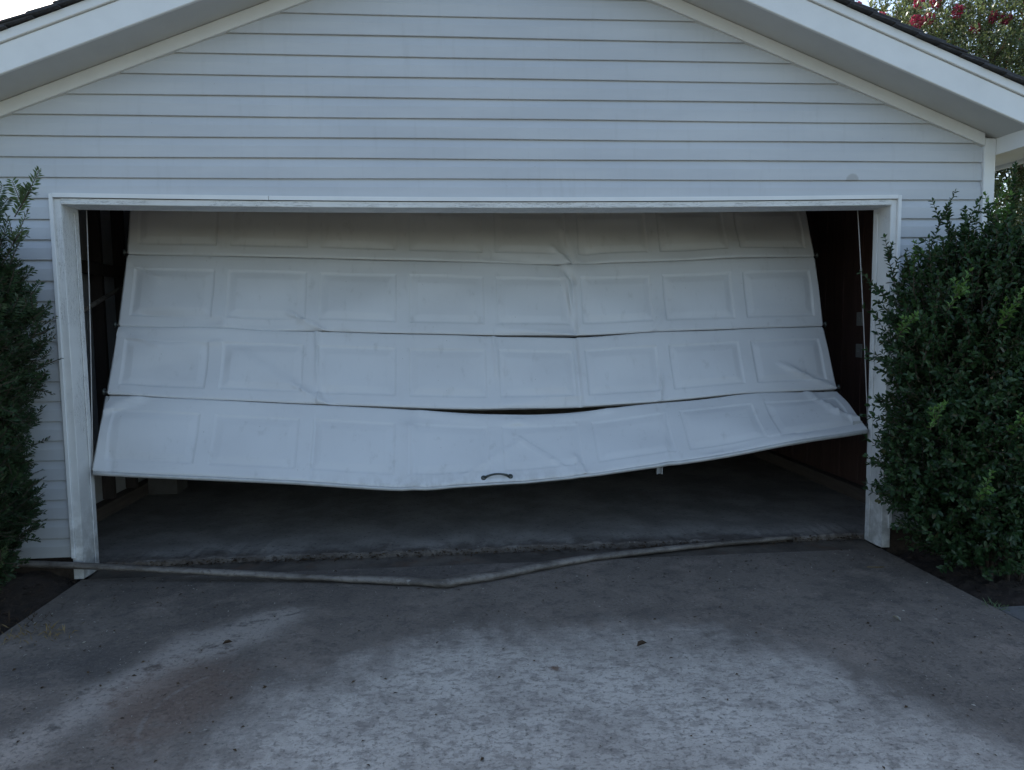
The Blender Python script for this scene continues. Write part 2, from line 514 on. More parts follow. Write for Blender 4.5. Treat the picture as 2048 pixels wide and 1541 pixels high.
bed('planting_bed', 2.442, 4.6, -0.955, 0.1, zr, 'dark mulched planting bed right of the driveway')
wk = add('walkway', box(2.462, 5.2, -2.3, -0.962, -.2, -0.012, 0.006), 'walk')
tag(wk, 'concrete walkway slab joining the driveway at right', kind='structure')

# ------------------------------------------------------------------ the garage
gar = root('garage', (0, 3.1, 0), 'light grey sided garage with a low white-trimmed gable over a wide door opening', 'garage')
OZ = 2.158
def zb(x): return 3.690 - K * abs(x)     # bottom of frieze
def zs(x): return 3.768 - K * abs(x)     # soffit line
wall = add('front_wall', prism_xz([(-3.09, .128), (-2.51, .128), (-2.51, 2.215), (2.51, 2.215), (2.51, .128), (3.09, .128),
                                   (3.09, zs(3.09) + .02), (0, 3.788), (-3.09, zs(3.09) + .02)], 0.022, 0.165), 'siding', gar)
for s in (-1, 1):
    add('foundation', box(min(s * 2.505, s * 3.085), max(s * 2.505, s * 3.085), .03, .165, -.15, .126), 'mulch', gar)
# siding boards, one by one
PIT = 0.1145
def siding(x0, x1, z, cut=False):
    jit = random.uniform(-.001, .001)
    prof = [(-.0065 + jit, z), (-.008 + jit, z + .003), (-.0070 + jit, z + .066), (-.0045 + jit, z + .074), (.0085 + jit, z + PIT + .004), (.0205, z + PIT + .004), (.0205, z)]
    n = max(2, int((x1 - x0) / .35))
    v, f = [], []
    ph = random.uniform(0, 6)
    xl = [x0 + (x1 - x0) * i / n for i in range(n + 1)]
    if cut:
        xa = max(.02, (3.762 - z - PIT) / K)
        if xa < x1 - .03:
            n = max(2, int(2 * xa / .35))
            xl = [-xa + 2 * xa * i / n for i in range(n + 1)]
            ex = [xa + (x1 - xa) * q / 4 for q in (1, 2, 3, 4)]
            xl = [-q for q in reversed(ex)] + xl + ex
            n = len(xl) - 1
    for x in xl:
        wv = 0.0017 * math.sin(x * 2.3 + ph)
        for (py, pz) in prof:
            lim = zs(x) - .004
            v.append((x, py, min(pz + wv, lim) if cut else pz + wv))
    k = len(prof)
    for i in range(n):
        for j in range(k):
            j2 = (j + 1) % k
            f.append((i * k + j, (i + 1) * k + j, (i + 1) * k + j2, i * k + j2))
    f.append(tuple(range(k)))
    f.append(tuple(n * k + j for j in range(k - 1, -1, -1)))
    add('siding_board', fixn(pymesh('siding_board', v, f)), None, wall).data.materials.append(M['siding'])
for i in range(-19, 12):
    z = 2.3075 + PIT * i
    if z < 2.19 - .01:
        siding(-3.03, -2.501, z)
        siding(2.501, 3.03, z)
    else:
        hw = min(3.027, (3.752 - z) / K)
        if hw < .12: continue
        siding(-hw, hw, z, True)
for s in (-1, 1):
    def P(x, z): return (s * x, z)
    c = add('corner_board', box(min(s * 3.028, s * 3.102), max(s * 3.028, s * 3.102), -.022, .03, .12, zs(3.102) - .002, .003), 'trim', gar)
    add('frieze_board', prism_xz([P(0.0005, zb(0)), P(3.026, zb(3.026)), P(3.026, zs(3.026) - .002), P(0.0005, zs(0) - .002)], -.026, .021, .003), 'trim', gar)
    add('soffit', prism_xz([P(0.0005, zs(0)), P(3.372, zs(3.372)), P(3.372, zs(3.372) + .015), P(0.0005, zs(0) + .015)], -.279, .03), 'soffit', gar)
    add('fascia_board', prism_xz([P(0.0005, 3.758), P(3.42, 3.758 - K * 3.42), P(3.42, 3.904 - K * 3.42), P(0.0005, 3.904)], -.302, -.2805, .004), 'trim', gar)
    add('rake_trim', prism_xz([P(0.0005, 3.9065), P(3.43, 3.9065 - K * 3.43), P(3.43, 3.958 - K * 3.43), P(0.0005, 3.958)], -.314, -.282, .003), 'trim', gar)
    eb = [(3.1035, 2.462), (3.365, 2.462), (3.1035, zs(3.1035) - .002)]
    add('eave_box', prism_xz([P(*q) for q in eb], -.2785, 6.25), 'trim', gar)
    add('eave_fascia', box(min(s * 3.374, s * 3.40), max(s * 3.374, s * 3.40), -.2785, 6.25, 2.44, 2.60, .003), 'trim', gar)
# garage body
add('side_wall', box(-3.085, -3.0, .17, 6.2, -.1, 2.555), 'siding', gar)
rw = add('side_wall', box(3.0, 3.085, .17, 6.2, -.1, 2.555), 'siding', gar)
lw = gar.children[-2] if False else None
add('back_wall', prism_xz([(-3.09, -.1), (3.09, -.1), (3.09, zs(3.09) + .02), (0, 3.788), (-3.09, zs(3.09) + .02)], 6.205, 6.3), 'inner', gar)
add('ceiling', box(-2.998, 2.998, .17, 6.2, 2.56, 2.58), 'inner', gar)
# inside of the right wall: red-brown planks and a sill plate
y = .19
k = 0
while y < 6.15:
    wdt = .142
    add('plank', box(2.972 - .004 * (k % 2), 2.998, y, y + wdt - .006, .14, 2.55, .002), 'plank', rw)
    y += wdt
    k += 1
add('sill_plate', box(2.905, 2.997, .19, 6.19, .034, .136, .004), 'plate', rw)
lw = [o for o in gar.children if o.name.startswith('side_wall')][0]
for k in range(15):
    add('stud', box(-2.998, -2.91, .25 + .4 * k, .29 + .4 * k, .14, 2.55, .003), 'stud', lw)
add('sill_plate', box(-2.998, -2.905, .19, 6.19, .034, .136, .004), 'plate', lw)
add('ledger', box(-2.905, -2.87, .3, 6.19, 1.86, 1.95, .004), 'stud', lw)

# door frame: jambs, header, thin casing around
fr = add('door_frame', boxes([(-2.49, 2.49, .02, .1815, 2.1945, 2.23)]), 'stud', gar)
for s in (-1, 1):
    a_, b_ = sorted((s * 2.44, s * 2.4995))
    # jamb board with a worn, slightly uneven inner edge
    n = 34
    v, f = [], []
    for i in range(n + 1):
        z = .002 + (OZ + .03) * i / n
        e = abs(rng.normal(0, .0012)) + (0.004 * max(0, 1 - z / .18) if True else 0)
        e2 = abs(rng.normal(0, .002))
        prof = [(2.499, -.008), (2.4405 + .004, -.008), (2.4405 + e, -.004 + e), (2.4405, .09), (2.4405 + e2, .176 - e2), (2.4445, .1835), (2.499, .1835)]
        v += [(s * px, py, z) for px, py in prof]
    kk = 7
    for i in range(n):
        for j in range(kk):
            f.append((i * kk + j, i * kk + (j + 1) % kk, (i + 1) * kk + (j + 1) % kk, (i + 1) * kk + j))
    f.append(tuple(range(kk)))
    f.append(tuple(n * kk + j for j in range(kk)))
    add('jamb', fixn(pymesh('jamb', v, f)), 'jamb', fr)
    add('stop_strip', box(min(s * 2.4335, s * 2.4395), max(s * 2.4335, s * 2.4395), .118, .16, .03, OZ - .03, .002), 'jamb', fr)
    add('casing', box(min(s * 2.4785, s * 2.5005), max(s * 2.4785, s * 2.5005), -.026, -.0085, .13, 2.2175, .003), 'trim', fr)
def sag(x): return -.019 * max(0, 1 - (x / 2.44) ** 2)
def sagbar(name, prof, x0, x1, mat, n=28):
    v, f = [], []
    k = len(prof)
    for i in range(n + 1):
        x = x0 + (x1 - x0) * i / n
        v += [(x, py, pz + sag(x)) for py, pz in prof]
    for i in range(n):
        for j in range(k):
            f.append((i * k + j, i * k + (j + 1) % k, (i + 1) * k + (j + 1) % k, (i + 1) * k + j))
    f.append(tuple(range(k)))
    f.append(tuple(n * k + j for j in range(k)))
    return add(name, fixn(pymesh(name, v, f)), mat, fr)
sagbar('header', [(-.014, OZ + .003), (-.011, OZ), (.1825, OZ), (.1825, OZ + .033), (-.014, OZ + .033)], -2.4395, 2.4395, 'header')
sagbar('header_casing', [(-.026, 2.1955), (.0, 2.1955), (.0, 2.2195), (-.026, 2.2195)], -2.4775, -1.3, 'trim', 10)
sagbar('header_casing', [(-.025, 2.1955), (.0, 2.1955), (.0, 2.2190), (-.025, 2.2190)], -1.297, 2.4775, 'trim', 24)

# roof: deck and single shingles at the front edge
th = math.atan(K)
roof = add('roof', fixn(pymesh('roof', [(-3.42, -.30, 3.925 - K * 3.42), (0, -.30, 3.925), (3.42, -.30, 3.925 - K * 3.42),
                                    (-3.42, -.30, 3.957 - K * 3.42), (0, -.30, 3.957), (3.42, -.30, 3.957 - K * 3.42),
                                    (-3.42, 6.4, 3.925 - K * 3.42), (0, 6.4, 3.925), (3.42, 6.4, 3.925 - K * 3.42),
                                    (-3.42, 6.4, 3.957 - K * 3.42), (0, 6.4, 3.957), (3.42, 6.4, 3.957 - K * 3.42)],
                           [(0, 1, 4, 3), (1, 2, 5, 4), (6, 9, 10, 7), (7, 10, 11, 8), (3, 4, 10, 9), (4, 5, 11, 10), (0, 6, 7, 1), (1, 7, 8, 2), (0, 3, 9, 6), (2, 8, 11, 5)])), 'shingle', gar)
sh_mesh = box(-.155, .155, -.165, .165, 0, .011, .002)
sh_mesh.materials.append(M['shingle'])
for s in (-1, 1):
    fld = []
    for c in range(26):
        sl = .10 + .144 * c
        if sl > 3.62: break
        tilt = .068
        for j in range(3):
            cx = s * sl * math.cos(th)
            cz = 3.957 + .009 - sl * math.sin(th)
            yy = -.342 + .165 + .332 * j + (0 if j else random.uniform(-.006, .006))
            mt = Matrix.Translation((cx, yy, cz + .004)) @ Matrix.Rotation(s * (th - tilt), 4, 'Y')
            add('shingle', sh_mesh, None, roof, mt)
        for q in range(1):
            m4 = Matrix.Translation((s * sl * math.cos(th), 3.52, 3.957 + .013 - sl * math.sin(th))) @ Matrix.Rotation(s * (th - tilt), 4, 'Y')
            for (lx, ly, lz) in [(-.155, -2.86, 0), (.155, -2.86, 0), (.155, 2.86, 0), (-.155, 2.86, 0), (-.155, -2.86, .011), (.155, -2.86, .011), (.155, 2.86, .011), (-.155, 2.86, .011)]:
                fld.append(m4 @ Vector((lx, ly, lz)))
    ff = []
    for b in range(0, len(fld), 8):
        ff += [tuple(i + b for i in q) for q in BOXF]
    o = add('shingle_field', pymesh('shingle_field', fld, ff), 'shingle', roof)
    o['kind'] = 'stuff'
add('ridge_cap', fixn(pymesh('ridge_cap', [(-.13, -.345, 3.945), (0, -.345, 3.999), (.13, -.345, 3.945), (-.13, 6.4, 3.945), (0, 6.4, 3.999), (.13, 6.4, 3.945)],
                             [(0, 1, 4, 3), (1, 2, 5, 4)])), 'shingle', roof)

# ------------------------------------------------------------------ the wrecked sectional door
door = root('garage_door', (0, .4, .45), 'buckled white sectional garage door hanging slanted in its opening', 'garage door')
HX = 2.41
C = {
 's1': [(0, .741, 1.957), (.129, .759, 1.942), (.259, .777, 1.928), (.393, .795, 1.909), (.516, .812, 1.893), (.609, .825, 1.882), (.741, .843, 1.897), (.858, .859, 1.917), (1, .879, 1.93)],
 's2': [(0, .549, 1.479), (.13, .573, 1.458), (.262, .597, 1.43), (.392, .621, 1.404), (.512, .643, 1.386), (.621, .663, 1.375), (.733, .683, 1.392), (.87, .708, 1.408), (1, .732, 1.418)],
 's2b': [(0, .549, 1.475), (.13, .573, 1.454), (.262, .597, 1.425), (.392, .621, 1.399), (.512, .643, 1.376), (.621, .663, 1.360), (.733, .683, 1.388), (.87, .708, 1.404), (1, .732, 1.414)],
 's3': [(0, .338, 1.061), (.114, .359, 1.013), (.241, .383, .969), (.359, .405, .931), (.481, .428, .902), (.606, .451, .900), (.721, .473, .916), (.854, .498, .963), (1, .525, .975)],
 's3b': [(0, .330, 1.059), (.114, .350, 1.0115), (.241, .376, .967), (.359, .402, .921), (.474, .427, .871), (.55, .441, .858), (.613, .453, .867), (.721, .473, .908), (.854, .496, .955), (1, .525, .966)],
 'bt': [(0, .096, .621), (.127, .1, .569), (.249, .103, .523), (.393, .108, .457), (.502, .111, .487), (.611, .114, .506), (.728, .118, .572), (.837, .121, .641), (1, .126, .754)],
}
def curve(key, u, sm=.018):
    c = np.array(C[key])
    out = 0
    for o_ in np.linspace(-1, 1, 5):
        uu = np.clip(u + o_ * sm, 0, 1)
        out = out + np.stack([np.interp(uu, c[:, 0], c[:, 1]), np.interp(uu, c[:, 0], c[:, 2])], -1)
    return out / 5
def top0(u):
    b = curve('s1', u)
    b[:, 0] += .138 + .062 * u
    b[:, 1] += .48 - .023 * u
    return b
SECT = [(top0, lambda u: curve('s1', u) + [0, .0015]), (lambda u: curve('s1', u) - [0, .003], lambda u: curve('s2', u)),
        (lambda u: curve('s2b', u), lambda u: curve('s3', u)), (lambda u: curve('s3b', u), lambda u: curve('bt', u, .006))]
PW, PG = .522, .0785
pu = []                                     # panel spans in u
x0 = -(8 * PW + 7 * PG) / 2
for k in range(8):
    pu.append(((x0 + k * (PW + PG) + HX) / (2 * HX), (x0 + k * (PW + PG) + PW + HX) / (2 * HX)))
V0, V1 = .185, .865
SH = .50
def gs(a, b): return np.exp(-(a / b) ** 2)
def ridge(a, b): return np.exp(-np.abs(a) / b)
ph = rng.uniform(0, 6.28, (4, 12))
def _seg(u, v, a, b):
    """signed distance (m) to the line a-b in the sheet and the fade beyond its ends"""
    ax, ay, bx_, by_ = a[0] * 2 * HX, a[1] * SH, b[0] * 2 * HX, b[1] * SH
    dx, dy = bx_ - ax, by_ - ay
    L = math.hypot(dx, dy)
    X_, Y_ = u * 2 * HX - ax, v * SH - ay
    t_ = (X_ * dx + Y_ * dy) / L ** 2
    dist = (X_ * dy - Y_ * dx) / L
    over = np.maximum(np.maximum(-t_, t_ - 1), 0) * L
    return dist, np.exp(-(over / .035) ** 2)
def crease(u, v, a, b, amp, w_=.012):
    d_, f_ = _seg(u, v, a, b)
    return amp * np.exp(-np.abs(d_) / w_) * f_
def fold(u, v, a, b, amp, w_=.010, reach=.10):
    d_, f_ = _seg(u, v, a, b)
    return amp * np.tanh(d_ / w_) * np.exp(-(d_ / reach) ** 2) * f_
def damage(si, u, v):
    d = 0 * u
    for q in range(6):
        d = d + .0032 * np.sin(u * (5 + 7 * q) + ph[si, q]) * np.sin(v * (2.2 + 1.3 * q) + ph[si, q + 6])
    if si == 0:
        d += crease(u, v, (.598, .78), (.620, 1.0), .026, .016) + fold(u, v, (.612, .55), (.628, 1.0), .010, .008, .07)
        d += -.016 * gs(u - .645, .018) * gs(v - .95, .25) + crease(u, v, (.59, 1.0), (.50, .93), -.010, .02)
    if si == 1:
        d += crease(u, v, (.603, 0), (.622, .22), -.034, .014) + crease(u, v, (.622, .2), (.623, .95), -.022, .010)
        d += fold(u, v, (.604, 0), (.623, .9), .010, .008, .07) + .016 * gs(u - .645, .016) * gs(v - .12, .14) - .012 * gs(u - .58, .02) * gs(v - .1, .2)
        d += -.022 * gs(v - .97, .13) * gs(u - .185, .060) + crease(u, v, (.225, .80), (.268, 1.0), .022, .014) + crease(u, v, (.03, .83), (.125, .90), -.012, .014)
        d += .014 * gs(u - .135, .016) * gs(v - .94, .14) - .012 * gs(v - .97, .10) * gs(u - .065, .05)
        d += crease(u, v, (.0, .12), (.045, .34), .012, .016) - .016 * gs(u - .012, .02) * gs(v - .45, .3)
        d += crease(u, v, (.735, 1.0), (.75, .80), .012, .014) + crease(u, v, (.51, .92), (.62, 1.0), .010, .02)
    if si == 2:
        d += -.034 * gs(u - .075, .062) * gs(v - .62, .30) + fold(u, v, (.16, .30), (.275, .96), -.010, .035, .16)
        d += crease(u, v, (.0, .12), (.05, .25), .014, .016) + crease(u, v, (.05, .25), (.13, .20), .010, .016)
        d += crease(u, v, (.258, .0), (.264, .95), .015, .010) + crease(u, v, (.235, .78), (.275, 1.0), .014, .014)
        d += crease(u, v, (.503, 0), (.506, .5), .013, .010) + crease(u, v, (.622, .06), (.623, 1.0), -.022, .008)
        d += fold(u, v, (.622, .05), (.623, 1.0), .007, .006, .05)
        d += crease(u, v, (.735, 1.0), (.742, .7), .014, .014) + crease(u, v, (.93, .62), (1.0, 1.0), .022, .014)
        d += .012 * gs(v - .02, .08) * gs(u - .1, .08) + crease(u, v, (.52, .95), (.62, .85), .008, .02)
    if si == 3:
        d += crease(u, v, (.388, .25), (.393, 1.0), .026, .05) + crease(u, v, (.262, .2), (.262, .9), -.008, .010)
        tri = np.clip(1 - np.abs(u - .535) / (.03 + .075 * np.clip(v - .3, 0, 1)), 0, 1)
        d += -.018 * tri * np.clip((v - .3) * 1.7, 0, 1)
        d += crease(u, v, (.44, 1.0), (.535, .42), .010, .012) + crease(u, v, (.535, .42), (.605, 1.0), .010, .012)
        d += crease(u, v, (.40, .02), (.53, .13), .016, .012) + crease(u, v, (.53, .13), (.66, .03), .016, .012)
        d += crease(u, v, (.605, .75), (.614, 1.0), .016, .016) + crease(u, v, (.735, .25), (.725, .95), .012, .012)
        d += fold(u, v, (.0, .26), (.048, .0), .007, .008, .07) - .020 * np.clip(1 - (u / .036 + v / .22), 0, 1)
        d += crease(u, v, (.955, .0), (.975, .55), .020, .012) + crease(u, v, (.975, .55), (1.0, .75), .014, .012) + crease(u, v, (.91, .86), (1.0, .82), -.012, .010)
        d += crease(u, v, (.016, .80), (.020, 1.0), -.012, .010) + crease(u, v, (.78, .92), (.95, .84), -.008, .008)
    return np.clip(d * 1.25, -.030, .06)
def prof(dd):
    return np.interp(dd, [0, .006, .014, .024, .060, .068], [0, -.0045, -.0105, -.0100, .0012, .0020])
def sect_pts(si, u, v):
    T, B = SECT[si]
    t, b = T(u), B(u)
    yz = t * (1 - v)[:, None] + b * v[:, None]
    e = b - t
    ln = np.linalg.norm(e, axis=1)
    nrm = np.stack([0 * u, e[:, 1] / ln, -e[:, 0] / ln], -1)      # faces the camera (-y) and a little up
    h = damage(si, u, v)
    # slight roll-over at the section's long edges
    ed = np.minimum(v, 1 - v) * SH
    h = h - .007 * np.clip(1 - ed / .014, 0, 1) ** 2
    for (a_, b_) in pu:
        du = np.minimum(u - a_, b_ - u) * 2 * HX
        dv = np.minimum(v - V0, V1 - v) * SH
        dd = np.minimum(du, dv)
        h = h + np.where(dd > 0, prof(np.maximum(dd, 0)), 0) * (.68 if si < 3 else .5)
    p = np.stack([-HX + 2 * HX * u, yz[:, 0], yz[:, 1]], -1)
    return p, nrm, h
ul, cellp = [0.0], []
offs = np.array([0, .006, .014, .024, .042, .060, .068]) / (2 * HX)
for k, (a_, b_) in enumerate(pu):
    for x_ in np.linspace(ul[-1], a_, 8)[1:-1]: ul.append(x_)
    mid = np.linspace(a_ + offs[-1], b_ - offs[-1], 15)[1:-1]
    ul += list(a_ + offs) + list(mid) + list((b_ - offs)[::-1])
for x_ in np.linspace(ul[-1], 1, 5)[1:]: ul.append(x_)
ul = np.array(ul)
vo = offs * 2 * HX / SH
vl = np.array([0, .012, .028, .07, .13] + list(V0 + vo) + list(np.linspace(V0 + vo[-1], V1 - vo[-1], 10)[1:-1]) + list((V1 - vo)[::-1]) + [.91, .95, .972, .988, 1])
sections = []
for si in range(4):
    U, Vv = np.meshgrid(ul, vl)
    sh_ = U.shape
    p, nrm, h = sect_pts(si, U.ravel(), Vv.ravel())
    pts = p + nrm * h[:, None]
    G = pts.reshape(sh_[0], sh_[1], 3)
    dU = np.gradient(G, axis=1)
    dV = np.gradient(G, axis=0)
    NN = np.cross(dU, dV)
    NN /= np.linalg.norm(NN, axis=-1, keepdims=True)
    if NN[..., 1].mean() > 0: NN = -NN
    NN = NN.reshape(-1, 3)
    idx = np.arange(U.size).reshape(sh_)
    quads = np.stack([idx[:-1, :-1], idx[1:, :-1], idx[1:, 1:], idx[:-1, 1:]], -1).reshape(-1, 4)
    uc = (U[:-1, :-1] + U[1:, 1:]).ravel() / 2
    vc = (Vv[:-1, :-1] + Vv[1:, 1:]).ravel() / 2
    own = np.full(len(uc), -1)
    for k, (a_, b_) in enumerate(pu):
        own[(uc > a_) & (uc < b_) & (vc > V0) & (vc < V1)] = k
    def sub(mask, extra=None):
        q = quads[mask]
        used = np.unique(q)
        mp = -np.ones(len(pts), int)
        mp[used] = np.arange(len(used))
        vv, qq, nn = pts[used], mp[q], NN[used]
        if extra is not None:
            ev, eq, en = extra(mp)
            qq = np.concatenate([qq, np.where(eq >= 10 ** 6, eq - 10 ** 6 + len(vv), eq)])
            vv = np.concatenate([vv, ev])
            nn = np.concatenate([nn, en])
        me = npmesh('door_section', vv, qq, True)
        if extra is None:
            me.normals_split_custom_set_from_vertices([tuple(map(float, x_)) for x_ in nn])
        return me
    def rim(mp):
        # folded flange round the sheet: goes 38 mm back, then a back sheet closes the section
        loop = list(idx[0, :]) + list(idx[1:, -1]) + list(idx[-1, -2::-1]) + list(idx[-2:0:-1, 0])
        L = len(loop)
        fr_ = pts[loop]
        bk = (p - nrm * .038)[loop]
        ev = np.concatenate([fr_, bk])
        en = np.zeros_like(ev) + [0, 0, 1]
        eq = [(10 ** 6 + i, 10 ** 6 + (i + 1) % L, 10 ** 6 + L + (i + 1) % L, 10 ** 6 + L + i) for i in range(L)]
        nU = sh_[1]
        nV = sh_[0]
        # back sheet strips between the left-right loop halves (top edge i with bottom edge i)
        for i in range(nU - 1):
            tb = L + i
            bb = L + nU + nV - 2 + (nU - 1 - i)
            eq.append((10 ** 6 + tb, 10 ** 6 + tb + 1, 10 ** 6 + bb - 1, 10 ** 6 + bb))
        return ev, np.array(eq), en
    sm = sub(own < 0, rim)
    # flat shading on the flange only
    nf_front = int((own < 0).sum())
    sflag = np.zeros(len(sm.polygons), bool)
    sflag[:nf_front] = True
    sm.polygons.foreach_set('use_smooth', sflag)
    so = add('door_section', sm, 'door', door)
    sections.append(so)
    for k in range(8):
        pm = sub(own == k)
        add('panel', pm, 'door', so)
sections[3]['label'] = 'bottom door section bent into a shallow V and kicked outward'
# bottom retainer strip, pull handle, hanging bracket
uu = np.linspace(0, 1, 70)
bt = curve('bt', uu, .006)
pp, nn_, hh = sect_pts(3, uu, np.ones_like(uu))
pp = pp + nn_ * hh[:, None]
wid = .013 - .006 * gs(uu - .52, .12)
mid_ = np.stack([pp[:, 0], pp[:, 1] + .002, pp[:, 2] - .011], -1)
add('bottom_retainer', tube(mid_, list(wid), 8, True, 1.1), 'seal', sections[3])
mid2 = np.stack([pp[:, 0], pp[:, 1] + .014, pp[:, 2] - .019], -1)
add('bottom_seal', tube(mid2, .009, 6), 'dark', sections[3])
def door_pt(u, v, off):
    P_, N_, h_ = sect_pts(3, np.array([u]), np.array([v]))
    q = P_[0] + N_[0] * (h_[0] + off)
    return Vector(q)
ha = []
for k in range(9):
    t_ = k / 8
    ha.append(door_pt(.483 + .032 * t_, .935 - .018 * math.sin(math.pi * t_), .003 + .022 * math.sin(math.pi * t_) ** .6))
hm = tube(ha, [.009, .0075, .0065, .006, .006, .006, .0065, .0075, .009], 8)
hd = add('handle', hm, 'dark', sections[3])
for uq in (.4815, .5165):
    c0, c1 = door_pt(uq, .935, .001), door_pt(uq, .935, .008)
    add('handle_foot', tube([c0, c1], [.017, .013], 12, upv=(1, 0, 0)), 'dark', sections[3])
cb = door_pt(.716, 1, 0)
add('hanging_bracket', boxes([(cb.x - .018, cb.x + .018, cb.y + .05, cb.y + .056, cb.z - .075, cb.z + .02),
                              (cb.x - .018, cb.x - .013, cb.y + .03, cb.y + .05, cb.z - .075, cb.z + .02),
                              (cb.x + .013, cb.x + .018, cb.y + .03, cb.y + .05, cb.z - .075, cb.z + .02)]), 'plastic', sections[3])
# end stiles: steel angles down the two short edges
for si in range(4):
    for s, ue in ((-1, 0.0), (1, 1.0)):
        vv_ = np.linspace(.02, .98, 9)
        P_, N_, h_ = sect_pts(si, np.full(9, ue), vv_)
        q = P_ - N_ * .02
        q[:, 0] += s * .004
        add('end_stile', tube(q, .014, 4, True), 'seal', sections[si])

# roller stems and wheels left on the section ends
for si, vq in ((0, .97), (1, .97), (2, .96), (3, .90)):
    for s, ue in ((-1, 0.0), (1, 1.0)):
        P_, N_, h_ = sect_pts(si, np.array([ue]), np.array([vq]))
        q = Vector(P_[0] - N_[0] * .026)
        e = q + Vector((s * .028, .004, .004))
        rr_ = add('roller', tube([e, e + Vector((s * .012, 0, 0))], .021, 12, upv=(0, 0, 1)), 'dark', sections[si])
        add('roller_stem', tube([q - Vector((s * .03, 0, 0)), e], .005, 6), 'cable', sections[si])
        hb = add('hinge', boxes([(min(q.x - s * .06, q.x + s * .004), max(q.x - s * .06, q.x + s * .004), q.y + .018, q.y + .022, q.z - .04, q.z + .04)]), 'seal', sections[si])

# ------------------------------------------------------------------ loose hardware
def cable(name, a, b, label):
    a, b = Vector(a), Vector(b)
    pts = [a.lerp(b, k / 10) + Vector((.006 * math.sin(math.pi * k / 10), 0, 0)) for k in range(11)]
    return tag(add(name, tube(pts, .0032, 6), 'cable'), label, 'cable', 'lift cables of the garage door')
cable('lift_cable', (-2.424, .25, 2.36), (-2.428, .14, .66), 'thin steel lift cable at the left jamb')
cable('lift_cable', (2.358, .25, 2.36), (2.43, .16, .78), 'thin steel lift cable at the right jamb')
rail = root('loose_track', (-2.72, .75, 1.56), 'loose thin metal rail slanting behind the left door edge', 'rail')
p0, p1 = Vector((-2.75, .72, 1.556)), Vector((-2.75, 2.1, 1.99))
add('rail', tube([p0, p1], .016, 6), 'metal', rail)
add('hanger', tube([p1, p1 + Vector((0, .02, .56))], .010, 6), 'metal', rail)

# bent grey bar lying across the apron
bar_pts = [(-2.79, -.045, .118), (-2.40, -.062, .094), (-1.75, -.13, .060), (-1.165, -.205, .032), (-.872, -.262, .026), (-.60, -.322, .024), (-.43, -.362, .026),
           (-.345, -.396, .028), (-.28, -.384, .028), (-.15, -.330, .026), (-.02, -.288, .025), (.20, -.185, .024), (.42, -.098, .023), (.612, -.030, .022), (.95, .048, .022), (1.3, .118, .021),
           (1.65, .163, .024), (1.95, .186, .03)]
bp = np.array(bar_pts)
tt = np.linspace(0, len(bp) - 1, 60)
bp = np.stack([np.interp(tt, np.arange(len(bp)), bp[:, k]) for k in range(3)], -1)
br0 = np.interp(tt, [0, 3, 6, 7.5, 9, 11, 14, 17], [.024, .026, .030, .037, .033, .030, .025, .022]) 
br = br0 * (1 + .05 * np.sin(tt * 2.9) + rng.normal(0, .035, 60))
bp[:, 1] += .004 * np.sin(tt * 1.7) + rng.normal(0, .0015, 60)
bar = root('bent_bar', (-.3, -.36, 0), 'long bent grey metal bar lying across the driveway below the door', 'metal bar')
add('tube', tube(bp, list(br), 12, True, .74), 'metal', bar)
add('end_plug', tube([bp[0] + [-.006, 0, .001], bp[0] + [.03, -.001, -.001]], .0205, 12, True, .75), 'dark', bar)

# interior odds and ends
for k, (z0, z1) in enumerate(((1.411, 1.519), (1.159, 1.267))):
    o = root('wall_plate', (2.966, 1.2, z0), 'small pale cover plate on the red-brown inner wall, %s of two' % ('upper', 'lower')[k], 'cover plate', 'cover plates on the inner wall')
    add('plate', box(2.955, 2.967, 1.155, 1.235, z0, z1, .003), 'plastic', o)
    add('toggle', box(2.946, 2.9549, 1.188, 1.202, (z0 + z1) / 2 - .012, (z0 + z1) / 2 + .012, .002), 'plastic', o)
ct = root('carton', (-2.82, 2.2, .034), 'pale cardboard carton on the garage floor by the left wall', 'carton')
for (nm, q) in (('side', (-2.90, -2.66, 2.05, 2.055, .035, .30)), ('side', (-2.90, -2.66, 2.295, 2.30, .035, .30)), ('side', (-2.90, -2.895, 2.0555, 2.2945, .035, .30)),
                ('side', (-2.665, -2.66, 2.0555, 2.2945, .035, .30)), ('bottom', (-2.894, -2.666, 2.0556, 2.2944, .0345, .039))):
    add(nm, box(*q), 'card', ct)
fl_ = box(-.12, .12, -.10, 0, 0, .004)
add('flap', fl_, 'card', ct, Matrix.Translation((-2.78, 2.049, .30)) @ Matrix.Rotation(R(38), 4, 'X'))

# ------------------------------------------------------------------ foliage builders
def unit(a):
    return a / np.maximum(np.linalg.norm(a, axis=-1, keepdims=True), 1e-9)
def leaves(base, axis, nrm, L, W, fold=.25, name='foliage', six=True):
    n = len(base)
    axis = unit(axis)
    side = unit(np.cross(axis, nrm))
    nn2 = np.cross(side, axis)
    L = np.broadcast_to(np.asarray(L, float), n)[:, None]
    W = np.broadcast_to(np.asarray(W, float), n)[:, None]
    def pt(l, w_, h):
        return base + axis * L * l + side * W * w_ + nn2 * W * h
    if six:
        P_ = np.stack([pt(0, 0, 0), pt(.30, .46, fold), pt(.70, .42, fold), pt(1, 0, -.05), pt(.70, -.42, fold), pt(.30, -.46, fold)], 1)
        k = 6
        F_ = np.array([[0, 3, 2, 1], [0, 5, 4, 3]])
    else:
        P_ = np.stack([pt(0, 0, 0), pt(.5, .5, fold), pt(1, 0, 0), pt(.5, -.5, fold)], 1)
        k = 4
        F_ = np.array([[0, 1, 2, 3]])
    V_ = P_.reshape(-1, 3)
    FF = (np.arange(n)[:, None, None] * k + F_[None]).reshape(-1, 4)
    return npmesh(name, V_, FF)
